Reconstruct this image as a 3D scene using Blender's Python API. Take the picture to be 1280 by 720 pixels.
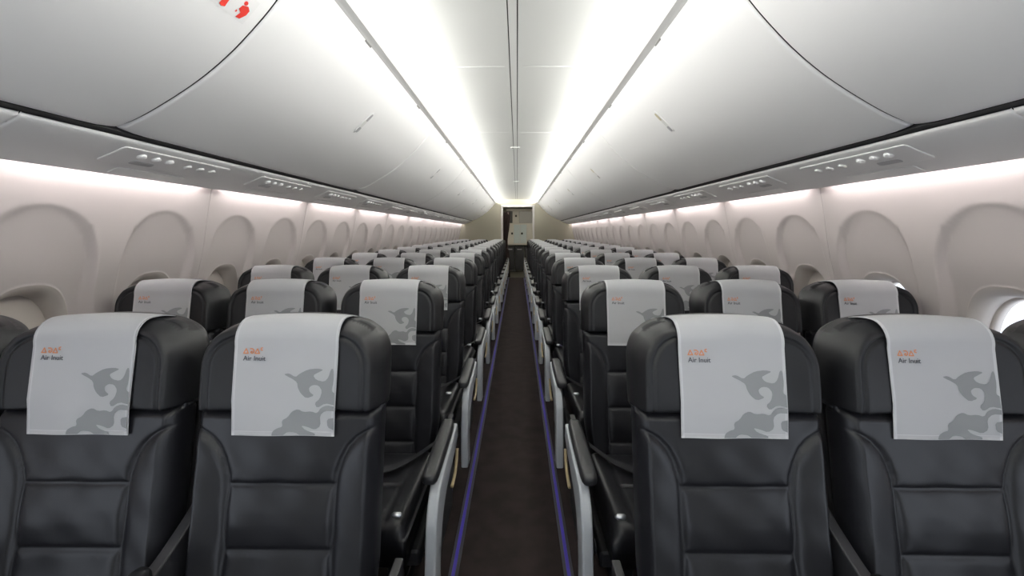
import bpy, math, random
from mathutils import Vector, Matrix
from mathutils.geometry import tessellate_polygon
PI = math.pi
random.seed(7)
for o in list(bpy.data.objects): bpy.data.objects.remove(o)
SC = bpy.context.scene
COL = SC.collection

# ------------------------------------------------------------------ camera, world, exposure
F_PX = 530.0; CAM = (0.022, 0.0, 1.33); HORIZON = 290.0; VPX = 646.5
cd = bpy.data.cameras.new('camera'); cam = bpy.data.objects.new('camera', cd); COL.objects.link(cam)
cd.sensor_width = 36.0; cd.lens = F_PX / 1280 * 36.0; cd.clip_start = 0.05
cam.location = CAM
cam.rotation_euler = (PI/2 - math.atan((360-HORIZON)/F_PX), 0, math.atan((VPX-640)/F_PX))
SC.camera = cam
SC.view_settings.view_transform = 'Standard'; SC.view_settings.look = 'None'
SC.view_settings.gamma = 1; SC.view_settings.use_curve_mapping = False
SC.view_settings.exposure = 0.28
W = bpy.data.worlds.new('daylight'); SC.world = W; W.use_nodes = True
wb = W.node_tree.nodes['Background']; wb.inputs[0].default_value = (0.82, 0.89, 1.0, 1); wb.inputs[1].default_value = 1.7
COVE_E = 132.0       # ceiling cove strips
WASH_E = 19.0       # sidewall wash strips
GALLEY_E = 55.0

# ------------------------------------------------------------------ materials
def mat(name, col, rough=0.5, spec=0.5, metal=0.0, emit=None, estr=0.0, bump=None, vary=None, coat=0.0):
    m = bpy.data.materials.new(name); m.use_nodes = True
    nt = m.node_tree; b = nt.nodes['Principled BSDF']
    b.inputs['Base Color'].default_value = (*col, 1); b.inputs['Roughness'].default_value = rough
    b.inputs['Specular IOR Level'].default_value = spec; b.inputs['Metallic'].default_value = metal
    b.inputs['Coat Weight'].default_value = coat; b.inputs['Coat Roughness'].default_value = 0.15
    if emit: b.inputs['Emission Color'].default_value = (*emit, 1); b.inputs['Emission Strength'].default_value = estr
    tc = None
    if bump or vary: tc = nt.nodes.new('ShaderNodeTexCoord')
    if bump:
        n = nt.nodes.new('ShaderNodeTexNoise'); n.inputs['Scale'].default_value = bump[0]; n.inputs['Detail'].default_value = 3
        bp = nt.nodes.new('ShaderNodeBump'); bp.inputs['Strength'].default_value = bump[1]; bp.inputs['Distance'].default_value = bump[2]
        nt.links.new(tc.outputs['Object'], n.inputs['Vector']); nt.links.new(n.outputs['Fac'], bp.inputs['Height']); nt.links.new(bp.outputs['Normal'], b.inputs['Normal'])
    if vary:
        n = nt.nodes.new('ShaderNodeTexNoise'); n.inputs['Scale'].default_value = vary[0]; n.inputs['Detail'].default_value = 5
        r = nt.nodes.new('ShaderNodeValToRGB')
        r.color_ramp.elements[0].position = 0.35; r.color_ramp.elements[1].position = 0.65
        r.color_ramp.elements[0].color = (*col, 1); r.color_ramp.elements[1].color = (*vary[1], 1)
        nt.links.new(tc.outputs['Object'], n.inputs['Vector']); nt.links.new(n.outputs['Fac'], r.inputs['Fac']); nt.links.new(r.outputs['Color'], b.inputs['Base Color'])
    return m
M = dict(
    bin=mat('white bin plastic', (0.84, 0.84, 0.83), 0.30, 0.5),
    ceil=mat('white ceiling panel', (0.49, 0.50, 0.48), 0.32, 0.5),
    lip=mat('cove lip plastic', (0.72, 0.72, 0.70), 0.4),
    wall=mat('sidewall liner', (0.51, 0.462, 0.448), 0.55, 0.35, bump=(500, 0.05, 0.001)),
    reveal=mat('window reveal', (0.62, 0.57, 0.53), 0.55, 0.35),
    shade=mat('window shade', (0.55, 0.50, 0.46), 0.6, 0.3),
    psu=mat('service panel plastic', (0.80, 0.80, 0.79), 0.33, 0.5),
    psu2=mat('service panel grey', (0.42, 0.42, 0.43), 0.35),
    dark=mat('black seal', (0.012, 0.012, 0.014), 0.6),
    gasket=mat('grey gasket', (0.16, 0.16, 0.15), 0.5),
    leather=mat('dark grey leather', (0.0105, 0.0105, 0.013), 0.37, 0.42, bump=(260, 0.10, 0.0012)),
    leather2=mat('headrest leather', (0.0105, 0.0105, 0.012), 0.45, 0.38, bump=(260, 0.10, 0.0012)),
    shell=mat('seat back shell', (0.025, 0.025, 0.028), 0.45),
    cloth=mat('white cover cloth', (0.43, 0.43, 0.44), 0.9, 0.1, bump=(900, 0.15, 0.0006)),
    clothrim=mat('white cover hem', (0.52, 0.52, 0.53), 0.9, 0.1),
    print=mat('grey print', (0.26, 0.268, 0.272), 0.9, 0.1),
    ink=mat('charcoal ink', (0.10, 0.10, 0.11), 0.9, 0.1),
    orange=mat('orange ink', (0.62, 0.25, 0.13), 0.9, 0.1),
    pad=mat('armrest pad', (0.018, 0.018, 0.02), 0.42),
    side=mat('grey side panel', (0.42, 0.44, 0.47), 0.35),
    beige=mat('beige bumper', (0.42, 0.33, 0.19), 0.4),
    metal=mat('satin metal', (0.55, 0.56, 0.58), 0.3, metal=0.9),
    frame=mat('seat frame', (0.018, 0.018, 0.02), 0.5),
    carpet=mat('aisle carpet', (0.026, 0.020, 0.0195), 0.95, 0.1, bump=(700, 0.5, 0.003), vary=(9, (0.036, 0.027, 0.026))),
    blue=mat('blue floor path strip', (0.045, 0.022, 0.36), 0.35),
    stripbase=mat('floor strip base', (0.03, 0.03, 0.04), 0.4),
    khaki=mat('bulkhead laminate', (0.36, 0.335, 0.26), 0.5),
    cream=mat('galley white laminate', (0.62, 0.60, 0.57), 0.35),
    paleblue=mat('galley pale door', (0.55, 0.62, 0.65), 0.3),
    curtain=mat('brown curtain cloth', (0.035, 0.018, 0.016), 0.85),
    olive=mat('galley floor', (0.05, 0.048, 0.035), 0.45),
    black=mat('black plastic', (0.012, 0.012, 0.012), 0.4),
    sticker=mat('white placard', (0.80, 0.80, 0.79), 0.45),
    red=mat('red placard print', (0.75, 0.05, 0.035), 0.45),
    amber=mat('yellowed latch cap', (0.55, 0.50, 0.34), 0.4),
    cove=mat('cove light strip', (0.9, 0.9, 0.9), 0.5, emit=(1.0, 0.985, 0.95), estr=COVE_E),
    wash=mat('sidewall light strip', (0.9, 0.9, 0.9), 0.5, emit=(1.0, 0.93, 0.94), estr=WASH_E),
    glamp=mat('galley lamp', (0.9, 0.9, 0.9), 0.5, emit=(1.0, 0.93, 0.75), estr=GALLEY_E),
)
def glass_mat():
    m = bpy.data.materials.new('window acrylic'); m.use_nodes = True; nt = m.node_tree; nt.nodes.clear()
    o = nt.nodes.new('ShaderNodeOutputMaterial'); mx = nt.nodes.new('ShaderNodeMixShader'); t = nt.nodes.new('ShaderNodeBsdfTransparent')
    g = nt.nodes.new('ShaderNodeBsdfGlossy'); g.inputs['Roughness'].default_value = 0.05; mx.inputs[0].default_value = 0.06
    nt.links.new(t.outputs[0], mx.inputs[1]); nt.links.new(g.outputs[0], mx.inputs[2]); nt.links.new(mx.outputs[0], o.inputs[0])
    return m
M['glass'] = glass_mat()

# ------------------------------------------------------------------ helpers
def mesh(name, vs, fs, mats, mi=None, smooth=True):
    me = bpy.data.meshes.new(name); me.from_pydata([tuple(v) for v in vs], [], fs)
    for m in mats: me.materials.append(M[m])
    if mi:
        for p, k in zip(me.polygons, mi): p.material_index = k
    if smooth:
        me.polygons.foreach_set('use_smooth', [True]*len(me.polygons))
    me.update(); return me
def link(name, me, parent=None, loc=None):
    o = bpy.data.objects.new(name, me); COL.objects.link(o)
    if parent: o.parent = parent
    if loc: o.location = loc
    return o
def empty(name, loc=(0,0,0)):
    o = bpy.data.objects.new(name, None); COL.objects.link(o); o.location = loc; o.empty_display_size = 0.05; return o
def tag(o, label, cat, group=None, kind=None):
    o['label'] = label; o['category'] = cat
    if group: o['group'] = group
    if kind: o['kind'] = kind
    return o
def struct(o): o['kind'] = 'structure'; return o
class MB:
    def __init__(s): s.v = []; s.f = []; s.m = []
    def add(s, vs, fs, k=0):
        n = len(s.v); s.v += [tuple(v) for v in vs]; s.f += [tuple(i+n for i in f) for f in fs]; s.m += [k]*len(fs)
    def box(s, x0, x1, y0, y1, z0, z1, k=0, b=0.0):
        if b <= 0:
            vs = [(x, y, z) for x in (x0, x1) for y in (y0, y1) for z in (z0, z1)]
            s.add(vs, [(0,1,3,2),(4,6,7,5),(0,4,5,1),(2,3,7,6),(0,2,6,4),(1,5,7,3)], k)
        else:   # bevelled: rounded profile in xz, tapered ends in y
            pts = rrect(x0, x1, z0, z1, b)
            pin = rrect(x0+b*.6, x1-b*.6, z0+b*.6, z1-b*.6, b*.6)
            rings = [[(x, y0, z) for x, z in pin], [(x, y0+b*.6, z) for x, z in pts], [(x, y1-b*.6, z) for x, z in pts], [(x, y1, z) for x, z in pin]]
            s.loft(rings, k)
    def loft(s, rings, k=0, caps=True, closed=True):
        n = len(rings[0]); vs = [p for r in rings for p in r]; fs = []
        for i in range(len(rings)-1):
            for j in range(n if closed else n-1):
                a = i*n+j; b = i*n+(j+1) % n; fs.append((a, b, b+n, a+n))
        if caps and closed: fs.append(tuple(range(n))[::-1]); fs.append(tuple((len(rings)-1)*n+j for j in range(n)))
        s.add(vs, fs, k)
    def tube(s, pts, r, k=0, n=10):
        pts = [Vector(p) for p in pts]; rings = []
        for i, p in enumerate(pts):
            d = (pts[min(i+1, len(pts)-1)] - pts[max(i-1, 0)]).normalized()
            u = d.cross(Vector((0,0,1)));  u = u.normalized() if u.length > .01 else Vector((1,0,0)); w = d.cross(u)
            rr = r[i] if isinstance(r, (list, tuple)) else r
            rings.append([p + u*math.cos(2*PI*j/n)*rr + w*math.sin(2*PI*j/n)*rr for j in range(n)])
        s.loft(rings, k)
    def prism(s, poly, x0, x1, b=0.0, k=0):    # polygon in (y,z), extruded along x, edge rounding b by insetting
        c = sum((Vector(p) for p in poly), Vector((0,0)))/len(poly)
        def inset(d):
            out = []
            n = len(poly)
            for i in range(n):
                p0, p, p1 = Vector(poly[i-1]), Vector(poly[i]), Vector(poly[(i+1) % n])
                e0 = (p-p0).normalized(); e1 = (p1-p).normalized()
                nn = Vector((-(e0.y+e1.y), e0.x+e1.x)); nn = nn.normalized() if nn.length > 1e-6 else Vector((0,0))
                out.append(p + nn*d*AREA)
            return out
        A = sum(poly[i-1][0]*poly[i][1]-poly[i][0]*poly[i-1][1] for i in range(len(poly)))
        AREA = 1 if A > 0 else -1
        if b > 0:
            prof = [(x0, b), (x0+b*.3, b*.3), (x0+b, 0), (x1-b, 0), (x1-b*.3, b*.3), (x1, b)]
        else: prof = [(x0, 0), (x1, 0)]
        n = len(poly); rings = [[(x, q[0], q[1]) for q in inset(d)] for x, d in prof]
        s.loft(rings, k, caps=False)
        for x, d in (prof[0], prof[-1]):
            q = inset(d); tri = tessellate_polygon([[Vector((a[0], a[1], 0)) for a in q]])
            s.add([(x, a[0], a[1]) for a in q], [tuple(t) for t in tri], k)
    def obj(s, name, mats, parent=None, smooth=False, loc=None, bev=0.0, auto=None):
        if isinstance(mats, str): mats = [mats]
        me = mesh(name, s.v, s.f, mats, s.m, smooth)
        o = link(name, me, parent, loc)
        return o
def rrect(x0, x1, z0, z1, r, n=4):
    r = min(r, (x1-x0)/2-1e-5, (z1-z0)/2-1e-5); out = []
    for cx, cz, a0 in ((x1-r, z1-r, 0), (x0+r, z1-r, PI/2), (x0+r, z0+r, PI), (x1-r, z0+r, 1.5*PI)):
        for i in range(n+1):
            a = a0 + PI/2*i/n; out.append((cx+r*math.cos(a), cz+r*math.sin(a)))
    return out
def lerp_tab(tab, t):
    if t <= tab[0][0]: return tab[0][1]
    for (a, b), (c, d) in zip(tab, tab[1:]):
        if t <= c: return b + (d-b)*(t-a)/(c-a)
    return tab[-1][1]
def catmull(pts, n=6):
    out = []
    P = [2*Vector(pts[0])-Vector(pts[1])] + [Vector(p) for p in pts] + [2*Vector(pts[-1])-Vector(pts[-2])]
    for i in range(1, len(P)-2):
        for k in range(n):
            t = k/n
            out.append(0.5*((2*P[i]) + (P[i+1]-P[i-1])*t + (2*P[i-1]-5*P[i]+4*P[i+1]-P[i+2])*t*t + (3*P[i]-P[i-1]-3*P[i+1]+P[i+2])*t**3))
    out.append(P[-2]); return out
def sstep(a, b, x):
    t = max(0, min(1, (x-a)/(b-a))); return t*t*(3-2*t)
def sweep_y(mb, prof, y0, y1, k=0, side=1, closed=False, ny=1):
    rings = [[(side*p[0], y0+(y1-y0)*i/ny, p[1]) for p in prof] for i in range(ny+1)]
    mb.loft(rings, k, caps=closed, closed=closed)
def copy_tree(o, parent=None, skip=()):
    c = o.copy(); COL.objects.link(c); c.parent = parent
    for ch in o.children:
        if ch.name.split('.')[0] in skip: continue
        copy_tree(ch, c)
    return c
ORD = ['first','second','third','fourth','fifth','sixth','seventh','eighth','ninth','tenth','eleventh','twelfth','thirteenth','fourteenth','fifteenth','sixteenth','seventeenth','eighteenth','nineteenth','twentieth','twenty-first','twenty-second','twenty-third','twenty-fourth','twenty-fifth','twenty-sixth']
Y0, YB = -1.4, 12.35       # cabin extent
SIDES = ((-1, 'left'), (1, 'right'))

# ------------------------------------------------------------------ shell: floor, ceiling, walls
b = MB(); b.box(-1.75, 1.75, Y0, YB+.05, -.04, 0.0); struct(b.obj('floor', 'carpet'))
b = MB(); b.box(-1.0, 1.0, YB+.05, 15.4, -.04, 0.0); struct(b.obj('floor', 'olive'))
cprof = [Vector((.045, 2.262)), Vector((.07, 2.262))] + catmull([(0.09, 2.262), (0.25, 2.260), (0.42, 2.255), (0.58, 2.235), (0.68, 2.208), (0.74, 2.14), (0.755, 2.05)], 6)
for s, nm in SIDES:
    b = MB(); ys = [Y0, .97, 2.55, 4.15, 5.75, 7.35, 8.95, 10.55, YB]
    for a, c in zip(ys, ys[1:]):
        g = .004
        rings = []
        for y, dz in ((a, .006), (a+.002, .0012), (a+.005, 0), (a+.012, 0), (a+.05, 0), (c-.05, 0), (c-.012, 0), (c-.005, 0), (c-.002, .0012), (c, .006)):
            rings.append([(s*p[0], y, p[1]+dz) for p in cprof])
        b.loft(rings, 0, caps=False, closed=False)
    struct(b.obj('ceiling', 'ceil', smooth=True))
# centre spine of the ceiling with its two dark grooves
b = MB()
b.box(-.046, .046, Y0, YB, 2.272, 2.285, 1)
b.box(-.0185, .0185, Y0, YB, 2.262, 2.275, 0)
for y in (1.62, 4.85, 8.05):
    b.box(-.05, .05, y, y+.09, 2.256, 2.262, 0, .003)
    for x in (-.028, .028): b.box(x-.006, x+.006, y+.02, y+.05, 2.2548, 2.257, 1)
for x in (-.0365, .0365):
    b.box(x-.0125, x+.0125, Y0, YB, 2.2618, 2.275, 0)
struct(b.obj('trim_1', ['ceil', 'dark']))
# cove lips
for s, nm in SIDES:
    b = MB(); prof = [(.660, 2.132), (.622, 2.132), (.608, 2.137), (.586, 2.143), (.578, 2.152), (.577, 2.172), (.584, 2.175), (.591, 2.172), (.593, 2.162), (.630, 2.154), (.660, 2.154)]
    sweep_y(b, prof, Y0, YB, 0, s, True)
    struct(b.obj('trim_%d' % (2 if s < 0 else 3), 'lip'))
    # dark gasket along the bin bottom edge
    b = MB(); sweep_y(b, [(1.262, 1.652), (1.285, 1.6465), (1.290, 1.640), (1.33, 1.618), (1.36, 1.70), (1.262, 1.70)], Y0, YB, 0, s, True)
    struct(b.obj('trim_%d' % (4 if s < 0 else 5), 'dark'))
# bin backing (what the bins hang on), dark behind their gaps
bprof = catmull([(.610, 2.142), (.655, 2.092), (.703, 2.034), (.767, 1.966), (.868, 1.874), (.976, 1.795), (1.10, 1.723), (1.20, 1.673), (1.240, 1.655), (1.262, 1.648)], 8)
def bin_pt(s01):
    """point and outward normal on the bin profile, s01 in 0..1 from the aisle edge to the outer edge"""
    L = [0]
    for a, c in zip(bprof, bprof[1:]): L.append(L[-1]+(c-a).length)
    t = s01*L[-1]
    for i in range(len(L)-1):
        if t <= L[i+1] or i == len(L)-2:
            u = (t-L[i])/(L[i+1]-L[i]); p = bprof[i].lerp(bprof[i+1], u); d = (bprof[i+1]-bprof[i]).normalized()
            return p, Vector((d.y, -d.x)) if Vector((d.y, -d.x)).y < 0 else Vector((-d.y, d.x)), L[-1]
for s, nm in SIDES:
    b = MB(); q = [(p.x+.028, p.y+.022) for p in bprof]; sweep_y(b, q + [(1.45, 1.75), (1.4, 2.15), (.76, 2.17)], Y0, YB, 0, s, True)
    struct(b.obj('trim_%d' % (6 if s < 0 else 7), 'dark', smooth=False))

# ---- overhead bins
BL = 2.02; B0 = 1.39
def make_bin(s, L):
    root = empty('overhead_bin')
    # door: curved face with rolled ends and rolled upper/lower edges
    g = .0055; R = .008
    ns = 44; ss = [0.5-0.5*math.cos(PI*i/ns) for i in range(ns+1)]
    edge = [0, .001, .003, .006, .010, .014, .03, .06, .11]
    ys = [g+e for e in edge] + [L*k/8 for k in range(1, 8)] + [L-g-e for e in edge[::-1]]
    vs = []; 
    for y in ys:
        dy = min(y-g, L-g-y)
        for t in ss:
            p, n, T = bin_pt(t)
            de = min(t*T, (1-t)*T)
            off = (R - math.sqrt(max(0, R*R-(R-min(dy, R))**2)))*1.0
            off2 = 0 if de > .02 else (.02 - math.sqrt(max(0, .02**2-(.02-de)**2)))*.6
            # outer lower corners are rounded off near the gasket
            cr = 0
            if t > .86 and dy < .10:
                cr = .012*((t-.86)/.14)**2*(1-dy/.10)**2
            o = off + off2 + cr
            vs.append((s*(p.x-n.x*o), y, p.y-n.y*o))
    n = ns+1; fs = []
    for i in range(len(ys)-1):
        for j in range(ns):
            a = i*n+j; fs.append((a, a+1, a+n+1, a+n))
    me = mesh('bin_door', vs, fs, ['bin']); door = link('door', me, root)
    # latch: slim recessed paddle set across the door
    def on(t, y, o):
        p, nn, T = bin_pt(t); return (s*(p.x+nn.x*o), y, p.y+nn.y*o)
    b = MB()
    def pill(t0, t1, yc, hw, o, k, inset=0):
        pts = []
        N = 24
        for i in range(N):
            a = 2*PI*i/N; cu, cv = math.cos(a), math.sin(a)
            u = math.copysign(abs(cu)**.75, cu); v = math.copysign(abs(cv)**.75, cv)
            tt = (t0+t1)/2+(t1-t0)/2*u*(1-inset); pts.append(on(tt, yc+hw*v*(1-inset*2), o))
        return pts
    r0 = pill(.27, .455, L/2, .020, -.002, 0); r1 = pill(.27, .455, L/2, .020, .0025, 0); r2 = pill(.27, .455, L/2, .020, .004, 0, .12)
    b.loft([r0, r1, r2], 0, caps=False); b.add(r2, [tuple(range(24))], 1)
    r3 = pill(.285, .345, L/2, .009, .0045, 0); r4 = pill(.285, .345, L/2, .009, .007, 0); b.loft([r3, r4], 2, caps=True)
    r3 = pill(.40, .445, L/2, .011, .0045, 0); r4 = pill(.40, .445, L/2, .011, .008, 0); b.loft([r3, r4], 3, caps=True)
    la = b.obj('latch', ['bin', 'lip', 'amber' if s > 0 else 'psu2', 'psu2'], root)
    # hinge slots along the aisle edge
    for yy in (L*.27, L*.73):
        b = MB(); r0 = [on(t, y, .0002) for t, y in ((.012, yy-.035), (.022, yy-.035), (.022, yy+.035), (.012, yy+.035))]
        r1 = [on(t, y, .002) for t, y in ((.013, yy-.033), (.021, yy-.033), (.021, yy+.033), (.013, yy+.033))]
        b.loft([r0, r1], 0); b.obj('hinge', 'gasket', root)
    return root
# sticker with its two red pictograms on the nearest left-hand door
def placard(root, s, y0, y1, t0, t1):
    def on(u, v, o):
        p, nn, T = bin_pt(t0+(t1-t0)*v); return (s*(p.x+nn.x*o), y0+(y1-y0)*u, p.y+nn.y*o)
    b = MB()
    N = 8
    for i in range(N):
        for j in range(N):
            q = [(i/N, j/N), ((i+1)/N, j/N), ((i+1)/N, (j+1)/N), (i/N, (j+1)/N)]
            b.add([on(u, v, .0008) for u, v in q], [(0,1,2,3)], 0)
    def poly(pts, k):
        tri = tessellate_polygon([[Vector((u, v, 0)) for u, v in pts]])
        b.add([on(u, v, .0018) for u, v in pts], [tuple(t) for t in tri], k)
    def disc(cu, cv, ru, rv, k): poly([(cu+ru*math.cos(2*PI*i/14), cv+rv*math.sin(2*PI*i/14)) for i in range(14)], k)
    # figure reaching up with a case
    poly([(.20,.30),(.30,.26),(.34,.86),(.26,.92),(.18,.88)], 1); disc(.27,.17,.055,.08,1)
    poly([(.32,.30),(.47,.20),(.50,.27),(.34,.40)], 1); poly([(.44,.06),(.56,.06),(.56,.20),(.44,.20)], 1)
    # figure bent under a falling case
    poly([(.66,.45),(.80,.36),(.90,.46),(.90,.66),(.82,.90),(.70,.92),(.74,.70),(.64,.62)], 1); disc(.70,.32,.055,.08,1)
    poly([(.60,.70),(.64,.70),(.64,.78),(.60,.78)], 1)
    return b.obj('placard', ['sticker', 'red'], root)
bprotos = {}
for s, nm in SIDES:
    proto = make_bin(s, BL)
    y = B0-BL; k = 0
    while y < YB-.3:
        if y + BL > YB-.02:
            r = make_bin(s, YB-.02-y)
        else:
            r = proto if k == 0 else copy_tree(proto)
        r.location = (0, y, 0)
        pos = ('nearest to the camera' if k == 0 else '%s from the camera' % ORD[k])
        extra = ' with a red pictogram placard' if (k == 0 and s < 0) else ''
        tag(r, 'white curved overhead bin%s, %s side, %s' % (extra, nm, pos), 'overhead bin', 'overhead bins on the %s side' % nm)
        bprotos[(s, k)] = r
        y += BL; k += 1
placard(bprotos[(-1, 0)], -1, 1.205-(B0-BL), 1.338-(B0-BL), .232, .330)['label'] = 'white placard with two red pictograms'

b = MB(); b.box(-1.9, -.5, Y0-.06, Y0, 0, 2.3); b.box(.5, 1.9, Y0-.06, Y0, 0, 2.3); b.box(-.5, .5, Y0-.06, Y0, 2.05, 2.3)
struct(b.obj('wall_front', 'khaki'))  # unseen wall behind the camera, added to narrow the daylight coming down the aisle
# ---- light strips in the coves
for s, nm in SIDES:
    y = Y0+.05; k = 0
    while y < YB-.3:
        y1 = min(y+1.56, YB-.1); b = MB()
        x0, x1 = sorted((s*.624, s*.645)); b.prism([(y, 2.155), (y1, 2.155), (y1, 2.172), (y, 2.172)], x0, x1)
        # emitting face is tilted up and towards the aisle
        xa, xb = s*.630, s*.638
        b.add([(xa, y, 2.174), (xb, y, 2.204), (xb, y1, 2.204), (xa, y1, 2.174)], [(0,1,2,3) if s > 0 else (0,3,2,1)], 1)
        o = b.obj('cove_light', ['lip', 'cove']); 
        tag(o, 'long white light strip in the %s ceiling cove, %s from the camera end' % (nm, ORD[k]), 'light', 'cove light strips')
        y += 1.6; k += 1

# ---- service panels under the bins and the sidewalls
pprof = catmull([(1.286, 1.643), (1.298, 1.629), (1.36, 1.602), (1.44, 1.572), (1.495, 1.550), (1.513, 1.545), (1.516, 1.552)], 5)
def psu_on(s, x, y, o):
    for a, c in zip(pprof, pprof[1:]):
        if a.x <= x <= c.x:
            u = (x-a.x)/(c.x-a.x); d = (c-a).normalized(); return Vector((s*(x+(-abs(d.y))*o), y, a.y+(c.y-a.y)*u-abs(d.x)*o))
    return Vector((s*x, y, 1.55))
for s, nm in SIDES:
    b = MB(); ys = [Y0] + [1.15+1.574*k for k in range(8)] + [YB]
    for a, c in zip(ys, ys[1:]):
        rings = []
        for y, dz in ((a, .008), (a+.002, .002), (a+.005, 0), (a+.012, 0), (a+.05, 0), (c-.05, 0), (c-.012, 0), (c-.005, 0), (c-.002, .002), (c, .008)):
            rings.append([(s*p.x, y, p.y+dz) for p in pprof])
        b.loft(rings, 0, caps=False, closed=False)
    struct(b.obj('trim_%d' % (8 if s < 0 else 9), 'psu', smooth=True))
def make_psu(s):
    root = empty('passenger_service_unit')
    def plate(x0, x1, y0, y1, o0, o1, mt, name, par, k=0):
        b = MB(); r0 = []; r1 = []; r2 = []
        pts = rrect(x0, x1, y0, y1, .012)
        pin = rrect(x0+.004, x1-.004, y0+.004, y1-.004, .010)
        r0 = [psu_on(s, x, y, o0) for x, y in pts]; r1 = [psu_on(s, x, y, o1*.7) for x, y in pts]; r2 = [psu_on(s, x, y, o1) for x, y in pin]
        b.loft([r0, r1, r2], 0); return b.obj(name, mt, par)
    plate(1.315, 1.425, -.27, .27, -.001, .004, 'psu', 'panel', root)
    for i in range(3):
        c = psu_on(s, 1.35, -.17+.062*i, .004); ax = Vector((-s*.3, 0, -1)).normalized()
        b = MB(); b.tube([c-ax*.002, c+ax*.004, c+ax*.008, c+ax*.010], [.016, .015, .011, .005], 0, 16)
        b.obj('air_nozzle', 'psu', root)
        c = psu_on(s, 1.36, .06+.07*i, .003)
        b = MB(); b.tube([c-ax*.001, c+ax*.004, c+ax*.007], [.016, .015, .011], 0, 16)
        b.obj('reading_light', 'lip', root)
    plate(1.385, 1.41, -.17, -.07, .003, .006, 'psu2', 'seat_belt_sign', root)
    plate(1.45, 1.50, -.16, .16, -.001, .003, 'psu', 'speaker_grille', root)
    return root
for s, nm in SIDES:
    pr = make_psu(s)
    for k in range(13):
        r = pr if k == 0 else copy_tree(pr)
        r.location = (0, 1.75+.787*k, 0)
        tag(r, 'service panel of nozzles and reading lamps on the %s, %s from the camera' % (nm, ORD[k]), 'service panel', 'passenger service units on the %s' % nm)

# ---- sidewalls with arched window recesses
wtab = [(0.0, 1.64), (.15, 1.675), (.3, 1.70), (.6, 1.730), (.8, 1.735), (.95, 1.722), (1.08, 1.695), (1.217, 1.652), (1.34, 1.622), (1.45, 1.597), (1.545, 1.572), (1.60, 1.560)]
wcurve = catmull([(z, x) for z, x in wtab], 10)
wtabs = [(p.x, p.y) for p in wcurve]
def wx(z): return lerp_tab(wtabs, z)
WZ = .915; WW, WH = .122, .190; RW, RH = .148, .226     # window opening / reveal half sizes
CELL = .508; ZLO, ZHI = .55, 1.60; WCY = 1.472
def sell(y, z, a, c, n=2.6): return (abs(y/a)**n + abs(z/c)**n)**(1/n)
def recess(y, z):
    """outward depth of the sculpted arch round a window (y relative to the window centre)"""
    top = 1.43; zc = 1.17
    hw = .212 + (0 if z > zc else .030*sstep(0, 1, (zc-z)/.4))
    if z > zc: d = 1-math.sqrt((y/hw)**2+((z-zc)/(top-zc))**2)
    else: d = 1-abs(y)/hw
    dist = d*.2
    w = .010 + .040*max(0, min(1, (1.43-z)/.45))
    return (.001+.030*(1-math.exp(-max(0, 1.43-z)/.11)))*(.5+.5*sstep(.75, 1.05, z))*sstep(0, w, dist)
def wall_x(y, z):
    x = wx(z) + recess(y, z)*sstep(ZLO, .75, z)
    e = sell(y, z-WZ, RW, RH); ei = sell(y, z-WZ, WW, WH)
    return x, e
def make_cell(s, seam_sides):
    """one window cell; seam_sides = (groove at low y, groove at high y)"""
    NA = 176; vs = []; fs = []; mi = []
    angs = [2*PI*i/NA for i in range(NA)]
    def sup(a, A, Cc, n=2.6):
        c, q = math.cos(a), math.sin(a); r = (abs(c/A)**n+abs(q/Cc)**n)**(-1/n); return (r*c, r*q)
    def bound(a):
        c, q = math.cos(a), math.sin(a); ts = []
        if abs(c) > 1e-9: ts.append((CELL/2)/abs(c))
        if q > 1e-9: ts.append((ZHI-WZ)/q)
        if q < -1e-9: ts.append((WZ-ZLO)/-q)
        t = min(ts); return (t*c, t*q)
    # adjust angles so the cell corners are hit exactly
    for cy in (CELL/2, -CELL/2):
        for cz in (ZHI-WZ, ZLO-WZ):
            a = math.atan2(cz, cy) % (2*PI); i = min(range(NA), key=lambda j: abs(angs[j]-a)); angs[i] = a
    rings = []
    for f, dep in ((0, .085), (0, .045), (.12, .032), (.3, .021), (.55, .010), (.8, .0025), (.95, .0), (1.0, -.0015), (1.04, -.0012), (1.10, 0.0)):
        A = WW+(RW-WW)*f; Cc = WH+(RH-WH)*f
        rings.append([(sup(a, A, Cc), dep) for a in angs])
    base = [p for p, d in rings[-1]]
    NR = 74
    for k in range(1, NR+1):
        t = k/NR
        rings.append([((p[0]+(q[0]-p[0])*t, p[1]+(q[1]-p[1])*t), 0) for p, q in zip(base, [bound(a) for a in angs])])
    for r in rings:
        for (y, dz), dep in r:
            z = WZ+dz; x = wx(z) + recess(y, z) + dep
            dl = y+CELL/2; dh = CELL/2-y
            if seam_sides[0]: x += (.009 if dl < .0004 else 0) - .002*math.exp(-(dl/.02)**2)
            if seam_sides[1]: x += (.009 if dh < .0004 else 0) - .002*math.exp(-(dh/.02)**2)
            vs.append((s*x, y, z))
    for i in range(len(rings)-1):
        for j in range(NA):
            a = i*NA+j; c = i*NA+(j+1) % NA
            f = (a, c, c+NA, a+NA); fs.append(f if s < 0 else f[::-1]); mi.append(1 if i < 7 else 0)
    return vs, fs, mi
wn = 1
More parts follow.
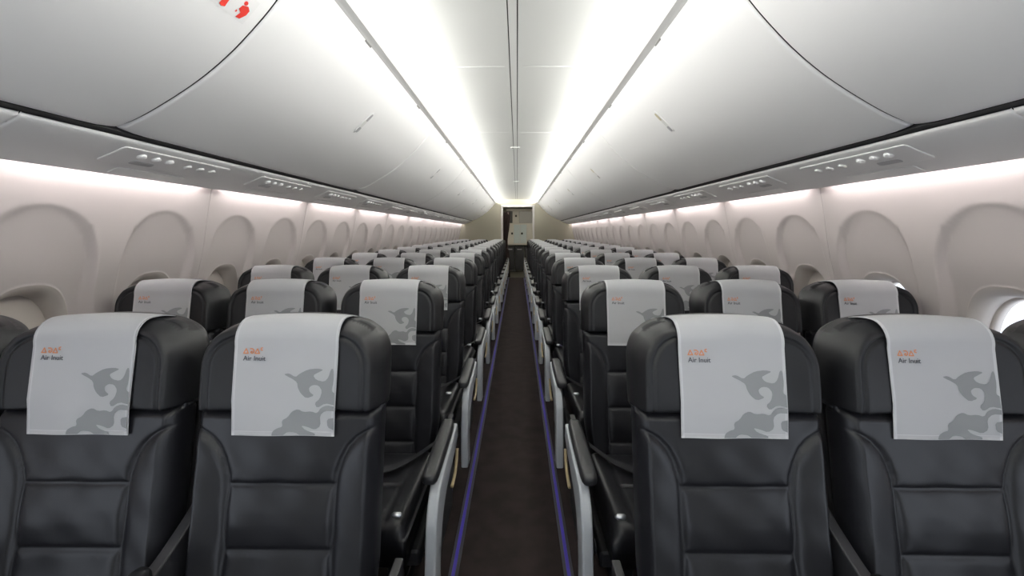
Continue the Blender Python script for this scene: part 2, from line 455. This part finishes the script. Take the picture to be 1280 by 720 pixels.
for s, nm in SIDES:
    b = MB()
    for yc, sm in ((-CELL/2, (1, 0)), (CELL/2, (0, 1))):
        v, f, mi = make_cell(s, sm); n0 = len(b.v)
        b.v += [(x, y+yc, z) for x, y, z in v]; b.f += [tuple(i+n0 for i in q) for q in f]; b.m += mi
    # plain lower dado of the same panel
    prof = [(wx(ZLO*i/10), ZLO*i/10) for i in range(11)]
    rings = [[(s*p[0], y, p[1]) for p in prof] for y in (-CELL, CELL)]; b.loft(rings, 0, caps=False, closed=False)
    me = mesh('sidewall', b.v, b.f, ['wall', 'reveal'], b.m, True)
    # window insert
    def win_mesh():
        NA = 64; out = {}
        def ring(A, Cc, X): return [(s*X, WWc(a, A, Cc)[0], WZ+WWc(a, A, Cc)[1]) for a in [2*PI*i/NA for i in range(NA)]]
        def WWc(a, A, Cc, n=2.6):
            c, q = math.cos(a), math.sin(a); r = (abs(c/A)**n+abs(q/Cc)**n)**(-1/n); return (r*c, r*q)
        X = wx(WZ)
        fr = MB(); fr.loft([ring(WW+.004, WH+.004, X+.082), ring(WW-.004, WH-.004, X+.082), ring(WW-.010, WH-.010, X+.088), ring(WW-.010, WH-.010, X+.115), ring(WW+.02, WH+.02, X+.115)], 0, caps=False)
        out['f'] = mesh('window_frame', fr.v, fr.f, ['reveal'], fr.m, True)
        def panel(m_, x0, x1, nme):
            q = MB(); q.loft([ring(WW+.006, WH+.006, x0), ring(WW+.006, WH+.006, x1)], 0, caps=True); return mesh(nme, q.v, q.f, [m_], q.m, False)
        out['p'] = panel('glass', X+.108, X+.112, 'pane')
        q = MB(); q.loft([ring(WW-.001, WH-.001, X+.077), ring(WW-.001, WH-.001, X+.080)], 0, caps=True)
        q.box(*sorted((s*(X+.068), s*(X+.078))), -.07, .07, WZ-WH*.80, WZ-WH*.80+.012, 0, .003)
        out['s'] = mesh('shade', q.v, q.f, ['shade'], q.m, False)
        return out
    wm = win_mesh()
    ypan = WCY + CELL/2 - 1.016*2   # panel centres (two windows each)
    k = 0; widx = 0
    for k in range(-1, 12):
        yc = WCY+CELL/2+1.016*k
        if yc > YB: break
        o = link('wall_%s' % nm, me, None, (0, yc, 0)); struct(o)
        for h, yw in enumerate((yc-CELL/2, yc+CELL/2)):
            if yw < .7: 
                pass
            root = empty('window_%d' % wn, (0, yw, 0)); struct(root); wn += 1
            link('frame', wm['f'], root); link('pane', wm['p'], root)
            opened = (s > 0 and yw < 2.1)
            if not opened: link('shade', wm['s'], root)
        # wash lights above the wall, broken at each panel joint
        if k >= -1:
            q = MB(); xa, xb = s*1.520, s*1.536; y0, y1 = yc-CELL+.075, yc+CELL-.075
            if y1 > YB-.02: y1 = YB-.02
            q.box(*sorted((xa, xb)), y0, y1, 1.586, 1.592, 0)
            q.add([(xa, y0, 1.570), (xb, y0, 1.584), (xb, y1, 1.584), (xa, y1, 1.570)], [(0,1,2,3) if s < 0 else (0,3,2,1)], 1)
            lo = q.obj('wall_wash_light', ['lip', 'wash'])
            tag(lo, 'light strip atop the %s wall, over the %s panel from the camera' % (nm, ORD[k+1]), 'light', 'sidewall light strips')
    # unseen baffles added between the strips to darken their glow at panel joints
    q = MB()
    for k in range(-1, 11):
        yj = WCY+CELL/2+1.016*k+CELL; q.box(*sorted((s*1.518, s*1.568)), yj-.02, yj+.02, 1.552, 1.60)
    struct(q.obj('trim_%d' % (13 if s < 0 else 14), 'lip'))
    # unseen cover above the strips, shaped to stop their light leaking inboard
    b = MB(); sweep_y(b, [(1.498, 1.551), (1.498, 1.62), (1.60, 1.62), (1.60, 1.59)], Y0, YB, 0, s); struct(b.obj('trim_%d' % (10 if s < 0 else 11), 'lip'))

# ---- blue floor path strips
for s, nm in SIDES:
    b = MB(); x = s*.226
    b.box(x-.019, x+.019, .1, YB, 0, .004, 1, .0015); b.box(x-.007, x+.007, .1, YB, .004, .0075, 0, .0015)
    o = b.obj('floor_path_strip', ['blue', 'stripbase']); tag(o, 'blue guide strip on the carpet along the %s edge of the aisle' % nm, 'floor strip', 'floor path strips')

# ------------------------------------------------------------------ rear bulkhead and galley
DX0, DX1, DZ = -.40, .47, 2.05
b = MB(); b.box(-1.70, DX0, YB, YB+.05, 0, 2.3); b.box(DX1, 1.70, YB, YB+.05, 0, 2.3); b.box(DX0, DX1, YB, YB+.05, DZ, 2.3)
struct(b.obj('wall_rear', 'khaki'))
b = MB()
for x0, x1 in ((DX0-.045, DX0+.01), (DX1-.01, DX1+.045)): b.box(x0, x1, YB-.02, YB+.07, 0, DZ+.02, 0, .008)
b.box(DX0-.045, DX1+.045, YB-.02, YB+.07, DZ-.01, DZ+.05, 0, .008)
struct(b.obj('trim_12', 'cream'))
b = MB(); b.box(-1.0, -.95, YB+.05, 15.4, 0, 2.2); struct(b.obj('wall_left', 'khaki'))
b = MB(); b.box(.98, 1.03, YB+.05, 15.4, 0, 2.2); struct(b.obj('wall_right', 'khaki'))
b = MB(); b.box(-1.0, 1.03, YB+.05, 15.4, 2.12, 2.16); struct(b.obj('ceiling', 'ceil'))
b = MB(); b.box(-1.0, 1.03, 15.3, 15.4, 0, 2.2); struct(b.obj('wall_rear', 'khaki'))
for i, x in enumerate((-.27, .33)):
    b = MB(); b.tube([(x, 12.9, 2.119), (x, 12.9, 2.110), (x, 12.9, 2.106)], [.10, .10, .09], 0, 20)
    o = b.obj('ceiling_light', 'glamp'); tag(o, 'small round ceiling light over the galley doorway, %s one' % ('left' if i == 0 else 'right'), 'light', 'galley ceiling lights')
# galley block: upper lockers, white middle doors, counter and trolley bay
gy = 14.25
g = empty('galley_unit', (0, gy, 0)); tag(g, 'white galley unit seen through the doorway at the far end', 'galley')
b = MB(); b.box(-.34, .60, .08, 1.0, .92, 2.10); b.box(-.34, .60, .25, 1.0, 0, .92); b.obj('body', 'cream', g)
b = MB(); b.box(-.36, .62, -.02, .20, .90, .935, 0, .01); b.obj('countertop', 'cream', g)
def gdoor(x0, x1, z0, z1, m_, handle, name='door', lab=None):
    q = MB(); q.box(x0+.006, x1-.006, .055, .082, z0+.006, z1-.006, 0, .01); d = q.obj(name, m_, g)
    if handle:
        q = MB(); hx, hz = handle; q.box(hx-.03, hx+.03, .030, .055, hz-.035, hz+.035, 0, .008); q.obj('handle', 'black', d)
    return d
gdoor(-.34, -.10, .95, 1.58, 'cream', (-.15, 1.28)); gdoor(-.10, .12, .95, 1.58, 'paleblue', None); gdoor(.12, .34, .95, 1.58, 'paleblue', (.18, 1.28)); gdoor(.34, .60, .95, 1.58, 'cream', None)
gdoor(-.34, -.13, 1.62, 2.02, 'black', None, 'oven'); gdoor(-.13, .08, 1.62, 2.02, 'cream', (-.02, 1.86)); gdoor(.08, .60, 1.62, 2.02, 'psu2', None, 'shelf_door')
for i, x in enumerate((-.22, .10, .42)):
    t = empty('galley_trolley', (x, gy+.05, 0)); tag(t, 'dark galley trolley under the counter, %s of the three' % ('leftmost', 'middle', 'rightmost')[i], 'trolley', 'galley trolleys')
    b = MB(); b.box(-.145, .145, 0, .18, .06, .86, 0, .01); b.obj('body', 'frame', t)
    b = MB(); b.box(-.13, .13, -.012, .002, .10, .80, 0, .006); d = b.obj('door', 'shell', t)
    b = MB(); b.box(-.08, .08, -.03, -.012, .74, .765, 0, .005); b.obj('handle', 'psu2', d)
    for wx_ in (-.11, .11):
        b = MB(); b.tube([(wx_-.012, .04, .03), (wx_+.012, .04, .03)], .03, 0, 14); b.obj('wheel', 'black', t)
# curtain gathered at the left jamb
b = MB(); N = 40; rings = []
for z in [0.005+.1*i for i in range(20)]:
    pts = []
    for j in range(N+1):
        u = j/N; w = .20*(1-.35*math.exp(-((z-1.05)/.35)**2))
        pts.append((DX0+.012+w*u, YB+.16+.022*math.sin(u*PI*9+z*.6), z))
    for j in range(N, -1, -1):
        x, y, zz = pts[j]; pts.append((x, y+.006, zz))
    rings.append(pts)
b.loft(rings, 0); o = b.obj('curtain', 'curtain', smooth=True); tag(o, 'dark brown curtain gathered at the left side of the galley doorway', 'curtain')

# ------------------------------------------------------------------ seats
PITCH = .787; D1 = .99; NROW = 15; SX = (.5125, .9875, 1.4625)
def yF(z): return (z-1.14)*.261
def seg_dist(px, pz, pts):
    best = 9
    for (ax, az), (bx, bz) in zip(pts, pts[1:]):
        dx, dz = bx-ax, bz-az; t = max(0, min(1, ((px-ax)*dx+(pz-az)*dz)/(dx*dx+dz*dz)))
        best = min(best, math.hypot(px-ax-t*dx, pz-az-t*dz))
    return best
def slab(hwf, z0, z1, th, front, nx, nz, rf, rb, zarch=0.0, rbot=None):
    """closed cushion: hwf(z) half width, front(x,z,edge) forward relief"""
    def axis(n): return [math.sin(PI/2*(2*i/n-1))*.35 + (2*i/n-1)*.65 for i in range(n+1)]
    xs = axis(nx); zs = [z0+(z1-z0)*(a+1)/2 for a in axis(nz)]
    def pt(a, z, back):
        hw = hwf(z); x = a*hw; d = max(0, min(hw-abs(x), (z1-z), (z-z0)))
        # distance measured with rounded corners
        ex = hw-abs(x); ez = min(z1-z, z-z0)
        r = rb if back else rf
        if rbot and z-z0 < z1-z: r_b = rbot; d = min(hw-abs(x), (z-z0)*r/r_b, r); ez = (z-z0)*r/r_b
        if ex < r and ez < r: d = r-math.hypot(r-ex, r-ez); d = max(0, d)
        off = r-math.sqrt(max(0, r*r-(r-min(d, r))**2))
        zz = z + zarch*(1-a*a)*((z-z0)/(z1-z0))
        y = yF(z)
        if back: return (x, y+th-off, zz)
        return (x, y+off-front(x, z)*min(1, d/.02), zz)
    vs = []; fs = []
    n = nx+1; m = nz+1
    for z in zs:
        for a in xs: vs.append(pt(a, z, False))
    o = len(vs)
    for z in zs:
        for a in xs: vs.append(pt(a, z, True))
    for i in range(nz):
        for j in range(nx):
            q = i*n+j; fs.append((q, q+1, q+n+1, q+n)); fs.append((o+q, o+q+n, o+q+n+1, o+q+1))
    for i in range(nz):
        for j0 in (0, nx):
            q = i*n+j0; f = (q, q+n, o+q+n, o+q); fs.append(f if j0 == 0 else f[::-1])
    for j in range(nx):
        for i0 in (0, nz):
            q = i0*n+j; f = (q, o+q, o+q+1, q+1); fs.append(f if i0 == 0 else f[::-1])
    return vs, fs
# backrest seams
SEAM = [(.120, .40), (.121, .60), (.121, .72), (.122, .775), (.126, .812), (.135, .842), (.149, .867), (.168, .886), (.192, .900), (.23, .908)]
HS = [.784, .648, .515]
def sc(z): return lerp_tab([(b_, a_) for a_, b_ in SEAM], z)
def back_front(x, z):
    ax = abs(x); d = seg_dist(ax, z, SEAM)
    inside = ax < sc(z) or z > .908
    h = 0
    if inside:
        dh = min(abs(z-k) for k in HS)
        dd = min(d, dh)
        p = .008*(1-math.exp(-dd/.006)) + .005*sstep(0, 1, dh/.06)
        if z > .784: p = .008*(1-math.exp(-min(d, abs(z-.784))/.006)) + .004*sstep(0, 1, (z-.784)/.06)
    else:
        p = .013*(1-math.exp(-d/.007)) + .008*sstep(.12, .2, ax)
    # a few soft wrinkles
    p += .0012*math.sin(x*55+z*23)*math.sin(z*41+1.3)*sstep(0, .03, d)
    return p
bw = lambda z: .212 - .020*sstep(.60, .42, z) 
v, f = slab(bw, .42, .948, .085, back_front, 110, 150, .024, .03)
ME_BACK = mesh('backrest', v, f, ['leather'])
HZ0, HZ1, HR = .938, 1.138, .096
def hwf(z):
    w = .215
    if z > HZ1-HR: t = (z-(HZ1-HR)); w = .215-HR*.92+math.sqrt(max(0, HR*HR-t*t))*.92
    return w
def head_front(x, z):
    ax = abs(x)
    p = .006 + .014*(ax/.2)**3
    # stitched panel line inset from the rim
    inset = hwf(z)-ax; e = min(inset, HZ1+.0-z)
    if z > HZ1-HR and ax > hwf(HZ1-HR)-HR: e = HR - math.hypot(ax-(.215-HR), z-(HZ1-HR))
    p -= .006*math.exp(-((e-.034)/.004)**2)
    p += .012*(1-math.exp(-(z-HZ0)/.012))
    p += .0012*math.sin(x*35+z*19)
    return p
v, f = slab(hwf, HZ0, HZ1, .125, head_front, 90, 70, .036, .05, .012, .012)
ME_HEAD = mesh('headrest', v, f, ['leather2'])
# ---- headrest cover
CW = .121
def cover_path(x):
    """list of (y,z) from the lower front hem over the top and down behind"""
    arch = .012*(1-(x/.19)**2)
    out = []
    zs_ = [.893, .905, .92, .935, .95, .97, .99, 1.01, 1.03, 1.05, 1.07, 1.085]
    for z in zs_:
        zz = max(z, .955)
        y = yF(zz)-.022-.014*(abs(x)/.2)**3
        if z < .955: y = yF(.955)-.024 + (z-.955)*.16 + .0015*math.sin(x*40)
        out.append((y, z+arch*(max(0, (z-HZ0))/(HZ1-HZ0))))
    zt = HZ1+arch+.004
    yf = out[-1][0]; z1 = out[-1][1]
    # quarter round over the front top edge
    rz = zt-z1; ry = .056
    for i in range(1, 9):
        a = PI/2*i/8; out.append((yf+ry*(1-math.cos(a)), z1+rz*math.sin(a)))
    yb = yF(1.10)+.125+.006
    y2 = out[-1][0]; ry = yb-y2
    for i in range(1, 9):
        a = PI/2*i/8; out.append((y2+ry*math.sin(a), zt-.045*(1-math.cos(a))))
    for z in (1.07, 1.04): out.append((yF(z)+.133, z))
    return out
def cover_pt(u, sdist, o=0.0):
    """u 0..1 across (viewer's left to right), sdist metres up from the front hem"""
    x = (u*2-1)*CW
    P = cover_path(x); acc = 0
    for a, c in zip(P, P[1:]):
        l = math.hypot(c[0]-a[0], c[1]-a[1])
        if acc+l >= sdist or c == P[-1]:
            t = (sdist-acc)/l; y = a[0]+(c[0]-a[0])*t; z = a[1]+(c[1]-a[1])*t
            ny, nz = -(c[1]-a[1])/l, (c[0]-a[0])/l
            return Vector((x*(1-.02*(1-sdist/.25)), y+ny*o, z+nz*o))
        acc += l
def make_cover_mesh():
    NX = 36; cols = []
    for i in range(NX+1):
        u = i/NX; x = (u*2-1)*CW; cols.append(cover_path(x))
    m = len(cols[0]); b = MB()
    def P(i, j, o):
        x = (i/NX*2-1)*CW; y, z = cols[i][j]
        j0, j1 = max(0, j-1), min(m-1, j+1); dy, dz = cols[i][j1][0]-cols[i][j0][0], cols[i][j1][1]-cols[i][j0][1]; l = math.hypot(dy, dz)
        tp = 1-.02*max(0, min(1, (1.10-z)/.22)) if j < 20 else 1
        return (x*tp, y-dz/l*o, z+dy/l*o)
    vs = [P(i, j, 0) for j in range(m) for i in range(NX+1)] + [P(i, j, -.0022) for j in range(m) for i in range(NX+1)]
    n = NX+1; o = m*n; fs = []; mi = []
    for j in range(m-1):
        for i in range(NX):
            q = j*n+i; k = 1 if (i == 0 or i == NX-1) else 0
            fs.append((q, q+1, q+n+1, q+n)); mi.append(k); fs.append((o+q, o+q+n, o+q+n+1, o+q+1)); mi.append(k)
    for j in range(m-1):
        for i0 in (0, NX):
            q = j*n+i0; fs.append((q, q+n, o+q+n, o+q)); mi.append(1)
    for i in range(NX):
        for j0 in (0, m-1):
            q = j0*n+i; fs.append((q, q+1, o+q+1, o+q)); mi.append(1)
    b.v = vs; b.f = fs; b.m = mi
    H = .262      # printed front height, hem to fold
    def uv(u, vv, o=.0008): return cover_pt(u, H*(1-vv), o)
    def poly(pts, k, o=.0008, sub=True):
        tri = tessellate_polygon([[Vector((p[0], p[1], 0)) for p in pts]])
        work = [tuple(Vector(pts[i]) for i in t) for t in tri]
        # subdivide so the print follows the cloth
        out = []
        while work:
            a, c, d = work.pop(); e = [((a-c).length, 0), ((c-d).length, 1), ((d-a).length, 2)]; L_, w = max(e)
            if L_ > .06 and sub:
                if w == 0: mth = (a+c)/2; work += [(a, mth, d), (mth, c, d)]
                elif w == 1: mth = (c+d)/2; work += [(a, c, mth), (a, mth, d)]
                else: mth = (a+d)/2; work += [(a, c, mth), (mth, c, d)]
            else: out.append((a, c, d))
        for t in out:
            b.add([uv(p[0], p[1], o) for p in t], [(0,1,2)], k)
    def zp(L_):
        P = [Vector(((x-60)/530, (y-90)/560)) for x, y in L_]
        out = []
        for i, p in enumerate(P):
            q = P[(i+1) % len(P)]
            if p.x > .985 and q.x > .985 or p.y > .985 and q.y > .985: out += [p, q]
            else: out += [p.lerp(q, .22), p.lerp(q, .78)]
        return [(p.x, p.y) for p in out]
    poly(zp([(318,352),(345,348),(378,368),(400,350),(440,330),(490,324),(522,330),(494,344),(468,358),(486,380),(528,388),(548,368),(560,325),(573,325),(577,390),(568,430),(584,442),(586,500),(540,490),(500,515),(484,492),(510,470),(520,432),(500,406),(470,404),(450,418),(456,440),(482,455),(440,470),(410,446),(394,420),(388,392),(360,374),(338,364)]), 2)
    poly(zp([(270,646),(276,625),(300,611),(325,606),(320,575),(350,560),(370,532),(400,520),(430,535),(470,530),(500,540),(520,512),(550,500),(586,506),(586,528),(542,526),(515,550),(521,600),(490,620),(450,606),(418,600),(440,622),(490,636),(492,646),(410,646),(390,634),(350,630),(328,646)]), 2)
    poly(zp([(552,566),(586,560),(586,618),(556,606)]), 2)
    # thin stitched hem line
    poly([(.01,.958),(.99,.958),(.99,.966),(.01,.966)], 1, .0006)
    # lettering
    cu = bpy.data.curves.new('t', 'FONT'); cu.body = 'Air Inuit'; cu.size = 1; cu.resolution_u = 2
    to = bpy.data.objects.new('t', cu); COL.objects.link(to)
    dg = bpy.context.evaluated_depsgraph_get(); dg.update(); tm = to.evaluated_get(dg).to_mesh()
    tv = [v_.co.copy() for v_ in tm.vertices]; tf = [tuple(p.vertices) for p in tm.polygons]
    xm = max(p.x for p in tv); 
    w_u = .215; sc_ = w_u/xm; asp = (2*CW)/H
    vs_ = [uv(.085+p.x*sc_,   .352-p.y*sc_*asp*1.05, .0010) for p in tv]
    b.add(vs_, tf, 3)
    # slightly heavier by a second offset copy
    b.add([uv(.087+p.x*sc_,   .352-p.y*sc_*asp*1.05, .0011) for p in tv], tf, 3)
    bpy.data.objects.remove(to)
    # syllabics drawn with strokes
    def stroke(pts, w=.005):
        for a, c in zip(pts, pts[1:]):
            a = Vector(a); c = Vector(c); d = (c-a).normalized(); nn = Vector((-d.y, d.x))*w; e = d*w*.6
            poly([a-e+nn, a-e-nn, c+e-nn, c+e+nn], 4, .0010, False)
    bx, by, h = .088, .288, .040
    def tri_(x): stroke([(x, by), (x+.022, by-h), (x+.044, by), (x, by)])
    tri_(bx); 
    x = bx+.060; stroke([(x, by-h), (x+.022, by-h), (x+.036, by-h*.7), (x+.036, by-h*.3), (x+.022, by), (x+.007, by-h*.15), (x+.009, by-h*.4), (x+.022, by-h*.45)])
    tri_(bx+.108)
    x = bx+.164; stroke([(x+.015, by-h*1.25), (x, by-h*1.15), (x, by-h*.8), (x+.015, by-h*.7)])
    return mesh('headrest_cover', b.v, b.f, ['cloth', 'clothrim', 'print', 'ink', 'orange'], b.m, True)
ME_COVER = make_cover_mesh()
# ---- seat cushion
def cushion():
    NXc, NYc = 50, 50; vs = []; fs = []; xs = [-1+2*i/NXc for i in range(NXc+1)]
    y0, y1 = -.66, -.16; hw = .214
    def top(x, y):
        ex = hw-abs(x); ey = min(y-y0, y1-y); r = .045; d = min(ex, ey)
        if ex < r and ey < r: d = max(0, r-math.hypot(r-ex, r-ey))
        z = .455 - (r-math.sqrt(max(0, r*r-(r-min(d, r))**2))) + .01*sstep(.1, .2, abs(x))
        z -= .008*math.exp(-((abs(x)-.135)/.005)**2) + .008*math.exp(-((y+.42)/.005)**2)*(abs(x) < .135)
        z += .018*(-(y-y1))/.5
        return z
    n = NXc+1
    for j in range(NYc+1):
        y = y0+(y1-y0)*j/NYc
        for a in xs: vs.append((a*hw, y, top(a*hw, y)))
    o = len(vs)
    for j in range(NYc+1):
        y = y0+(y1-y0)*j/NYc
        for a in xs: vs.append((a*hw*.96, y0+.02+(y1-y0-.02)*j/NYc, .34))
    for j in range(NYc):
        for i in range(NXc):
            q = j*n+i; fs.append((q, q+1, q+n+1, q+n)); fs.append((o+q, o+q+n, o+q+n+1, o+q+1))
    for j in range(NYc):
        for i0 in (0, NXc):
            q = j*n+i0; f = (q, q+n, o+q+n, o+q); fs.append(f)
    for i in range(NXc):
        for j0 in (0, NYc):
            q = j0*n+i; fs.append((q, o+q, o+q+1, q+1))
    return mesh('seat_cushion', vs, fs, ['leather'])
ME_CUSH = cushion()
# ---- shell, frame, legs
def mesh_of(mb, name, mats, smooth=False): return mesh(name, mb.v, mb.f, mats, mb.m, smooth)
b = MB()
prof = [(yF(.40)+.075, .40), (yF(.70)+.092, .70), (yF(1.04)+.105, 1.04), (yF(1.04)+.128, 1.04), (yF(.70)+.122, .70), (yF(.40)+.105, .40)]
b.prism(prof, -.195, .195, .008); ME_SHELL = mesh_of(b, 'back_shell', ['shell'])
b = MB(); q = [(yF(.72)+.120, .72), (yF(.98)+.122, .98), (yF(.98)+.140, .98), (yF(.72)+.140, .72)]
b.prism(q, -.175, .175, .004); ME_TRAY = mesh_of(b, 'tray_table', ['psu2'])
b = MB(); b.box(-.232, .232, -.58, -.12, .29, .345, 0, .012)
for y in (-.50, -.20): b.tube([(-.2375, y, .305), (.2375, y, .305)], .022, 0, 12)
ME_FRAME = mesh_of(b, 'seat_frame', ['frame'])
b = MB()
b.prism([(-.52, .0), (-.46, .0), (-.44, .06), (-.26, .06), (-.22, 0), (-.12, 0), (-.17, .08), (-.19, .29), (-.25, .29), (-.32, .12), (-.45, .12), (-.48, .29), (-.53, .29)], -.018, .018, .004)
ME_LEG = mesh_of(b, 'leg', ['frame'])
def armrest_mesh(w):
    b = MB(); rings = []
    ys = [(-.575, .60), (-.570, .8), (-.555, .95), (-.53, 1), (-.30, 1), (-.22, .95), (-.205, .8)]
    for y, k in ys:
        z1 = .640+ (y+.4)*.03; z0 = .600
        rings.append([(x, y, z) for x, z in rrect(-w*k, w*k, z0+(1-k)*.02, z1-(1-k)*.012, .012)])
    b.loft(rings, 0); return mesh_of(b, 'armrest', ['pad'], True)
ME_ARM = armrest_mesh(.020); ME_ARMA = armrest_mesh(.024)
# swan-neck support of the inner armrests
b = MB(); up = catmull([(-.545, .600), (-.40, .606), (-.22, .612), (-.10, .655), (-.02, .70)], 5); lo = catmull([(.01, .60), (-.06, .565), (-.20, .555), (-.40, .575), (-.545, .588)], 5)
b.prism([(p.x, p.y) for p in up+lo], -.014, .014, .004); ME_ARMS = mesh_of(b, 'armrest_support', ['shell'])
# aisle side panel
up = catmull([(-.19, .622), (-.34, .612), (-.50, .604), (-.575, .585), (-.625, .53), (-.650, .45), (-.668, .36), (-.672, .26)], 6)
lo = catmull([(-.585, .25), (-.578, .36), (-.55, .44), (-.49, .50), (-.38, .53), (-.26, .545), (-.185, .57)], 6)
b = MB(); b.prism([(p.x, p.y) for p in up+lo], -.016, .016, .006); ME_SIDE = mesh_of(b, 'side_panel', ['side'])
# dark skirt behind the side panel, down to the frame
b = MB(); b.prism([(-.56, .25), (-.14, .25), (-.08, .44), (-.06, .60), (-.19, .60), (-.25, .54), (-.50, .48)], -.010, .010, .003); ME_SKIRT = mesh_of(b, 'side_skirt', ['frame'])
b = MB(); b.tube([(0, p.x, p.y) for p in catmull([(-.20, .52), (-.225, .48), (-.27, .455), (-.34, .45)], 5)], .006, 0, 8); ME_BUMP = mesh_of(b, 'bumper_bar', ['beige'], True)
b = MB(); b.tube([(-.012, 0, 0), (-.006, 0, 0), (.010, 0, 0), (.014, 0, 0)], [.003, .007, .007, .004], 0, 12); ME_PIV = mesh_of(b, 'pivot', ['metal'], True)
# belt: two straps and a buckle on the cushion
def belt():
    b = MB(); 
    def top(x): return .474+.004
    for sg in (-1, 1):
        pts = [(.205*sg, -.20, .50), (.15*sg, -.26, .482), (.09*sg, -.33, .480), (.025*sg, -.37, .482)]
        cur = catmull(pts, 5); rings = []
        for p in cur:
            rings.append([(p.x, p.y-.022, p.z-.001), (p.x, p.y+.022, p.z-.001), (p.x, p.y+.022, p.z+.001), (p.x, p.y-.022, p.z+.001)])
        b.loft(rings, 0)
    return mesh_of(b, 'seat_belt', ['shell'])
ME_BELT = belt()
b = MB(); b.box(-.034, .034, -.40, -.345, .478, .496, 0, .007); ME_BUCK = mesh_of(b, 'buckle', ['metal'], False)
def make_seat(s, aisle):
    """s = which way the aisle lies (+1 means towards +x)"""
    t = empty('passenger_chair')
    dz = (0, 0, -.024); link('backrest', ME_BACK, t, dz)
    link('headrest', ME_HEAD, t, dz)
    link('headrest_cover', ME_COVER, t, dz)['label'] = 'white headrest cover with small lettering and grey flying bird print'
    link('seat_cushion', ME_CUSH, t)
    link('back_shell', ME_SHELL, t, dz); link('tray_table', ME_TRAY, t, dz)
    link('seat_frame', ME_FRAME, t)
    for x in (-.13, .13): link('leg', ME_LEG, t, (x, 0, 0))
    sb = link('seat_belt', ME_BELT, t); link('buckle', ME_BUCK, sb)
    if aisle:
        link('armrest', ME_ARMA, t, (s*.274, -.04, -.018))
        sp = link('side_panel', ME_SIDE, t, (s*.290, -.04, -.022)); sp['label'] = 'light grey curved side panel'
        link('bumper_bar', ME_BUMP, sp, (s*.014, 0, .006))
        link('side_skirt', ME_SKIRT, t, (s*.262, -.04, -.02))
        link('pivot', ME_PIV, t, (s*.240, -.04, .645))
    else:
        ar = link('armrest', ME_ARM, t, (s*.2375, 0, 0)); link('armrest_support', ME_ARMS, ar)
    return t
POSN = ('aisle', 'middle', 'window')
for s, nm in SIDES:
    protos = {}
    for i, x in enumerate(SX):
        for r in range(NROW):
            key = i == 0
            if key not in protos: protos[key] = make_seat(-s, key); t = protos[key]
            else: t = copy_tree(protos[key], None, ('seat_belt', 'tray_table', 'bumper_bar', 'pivot') if r > 7 else ())
            t.location = (s*x, D1+PITCH*r, 0)
            rowtxt = 'front row nearest the camera' if r == 0 else ('rearmost row by the bulkhead' if r == NROW-1 else '%s row from the camera' % ORD[r])
            tag(t, 'dark grey leather %s seat, %s of the aisle, %s' % (POSN[i], nm, rowtxt), 'seat', 'leather passenger seats with white headrest covers')
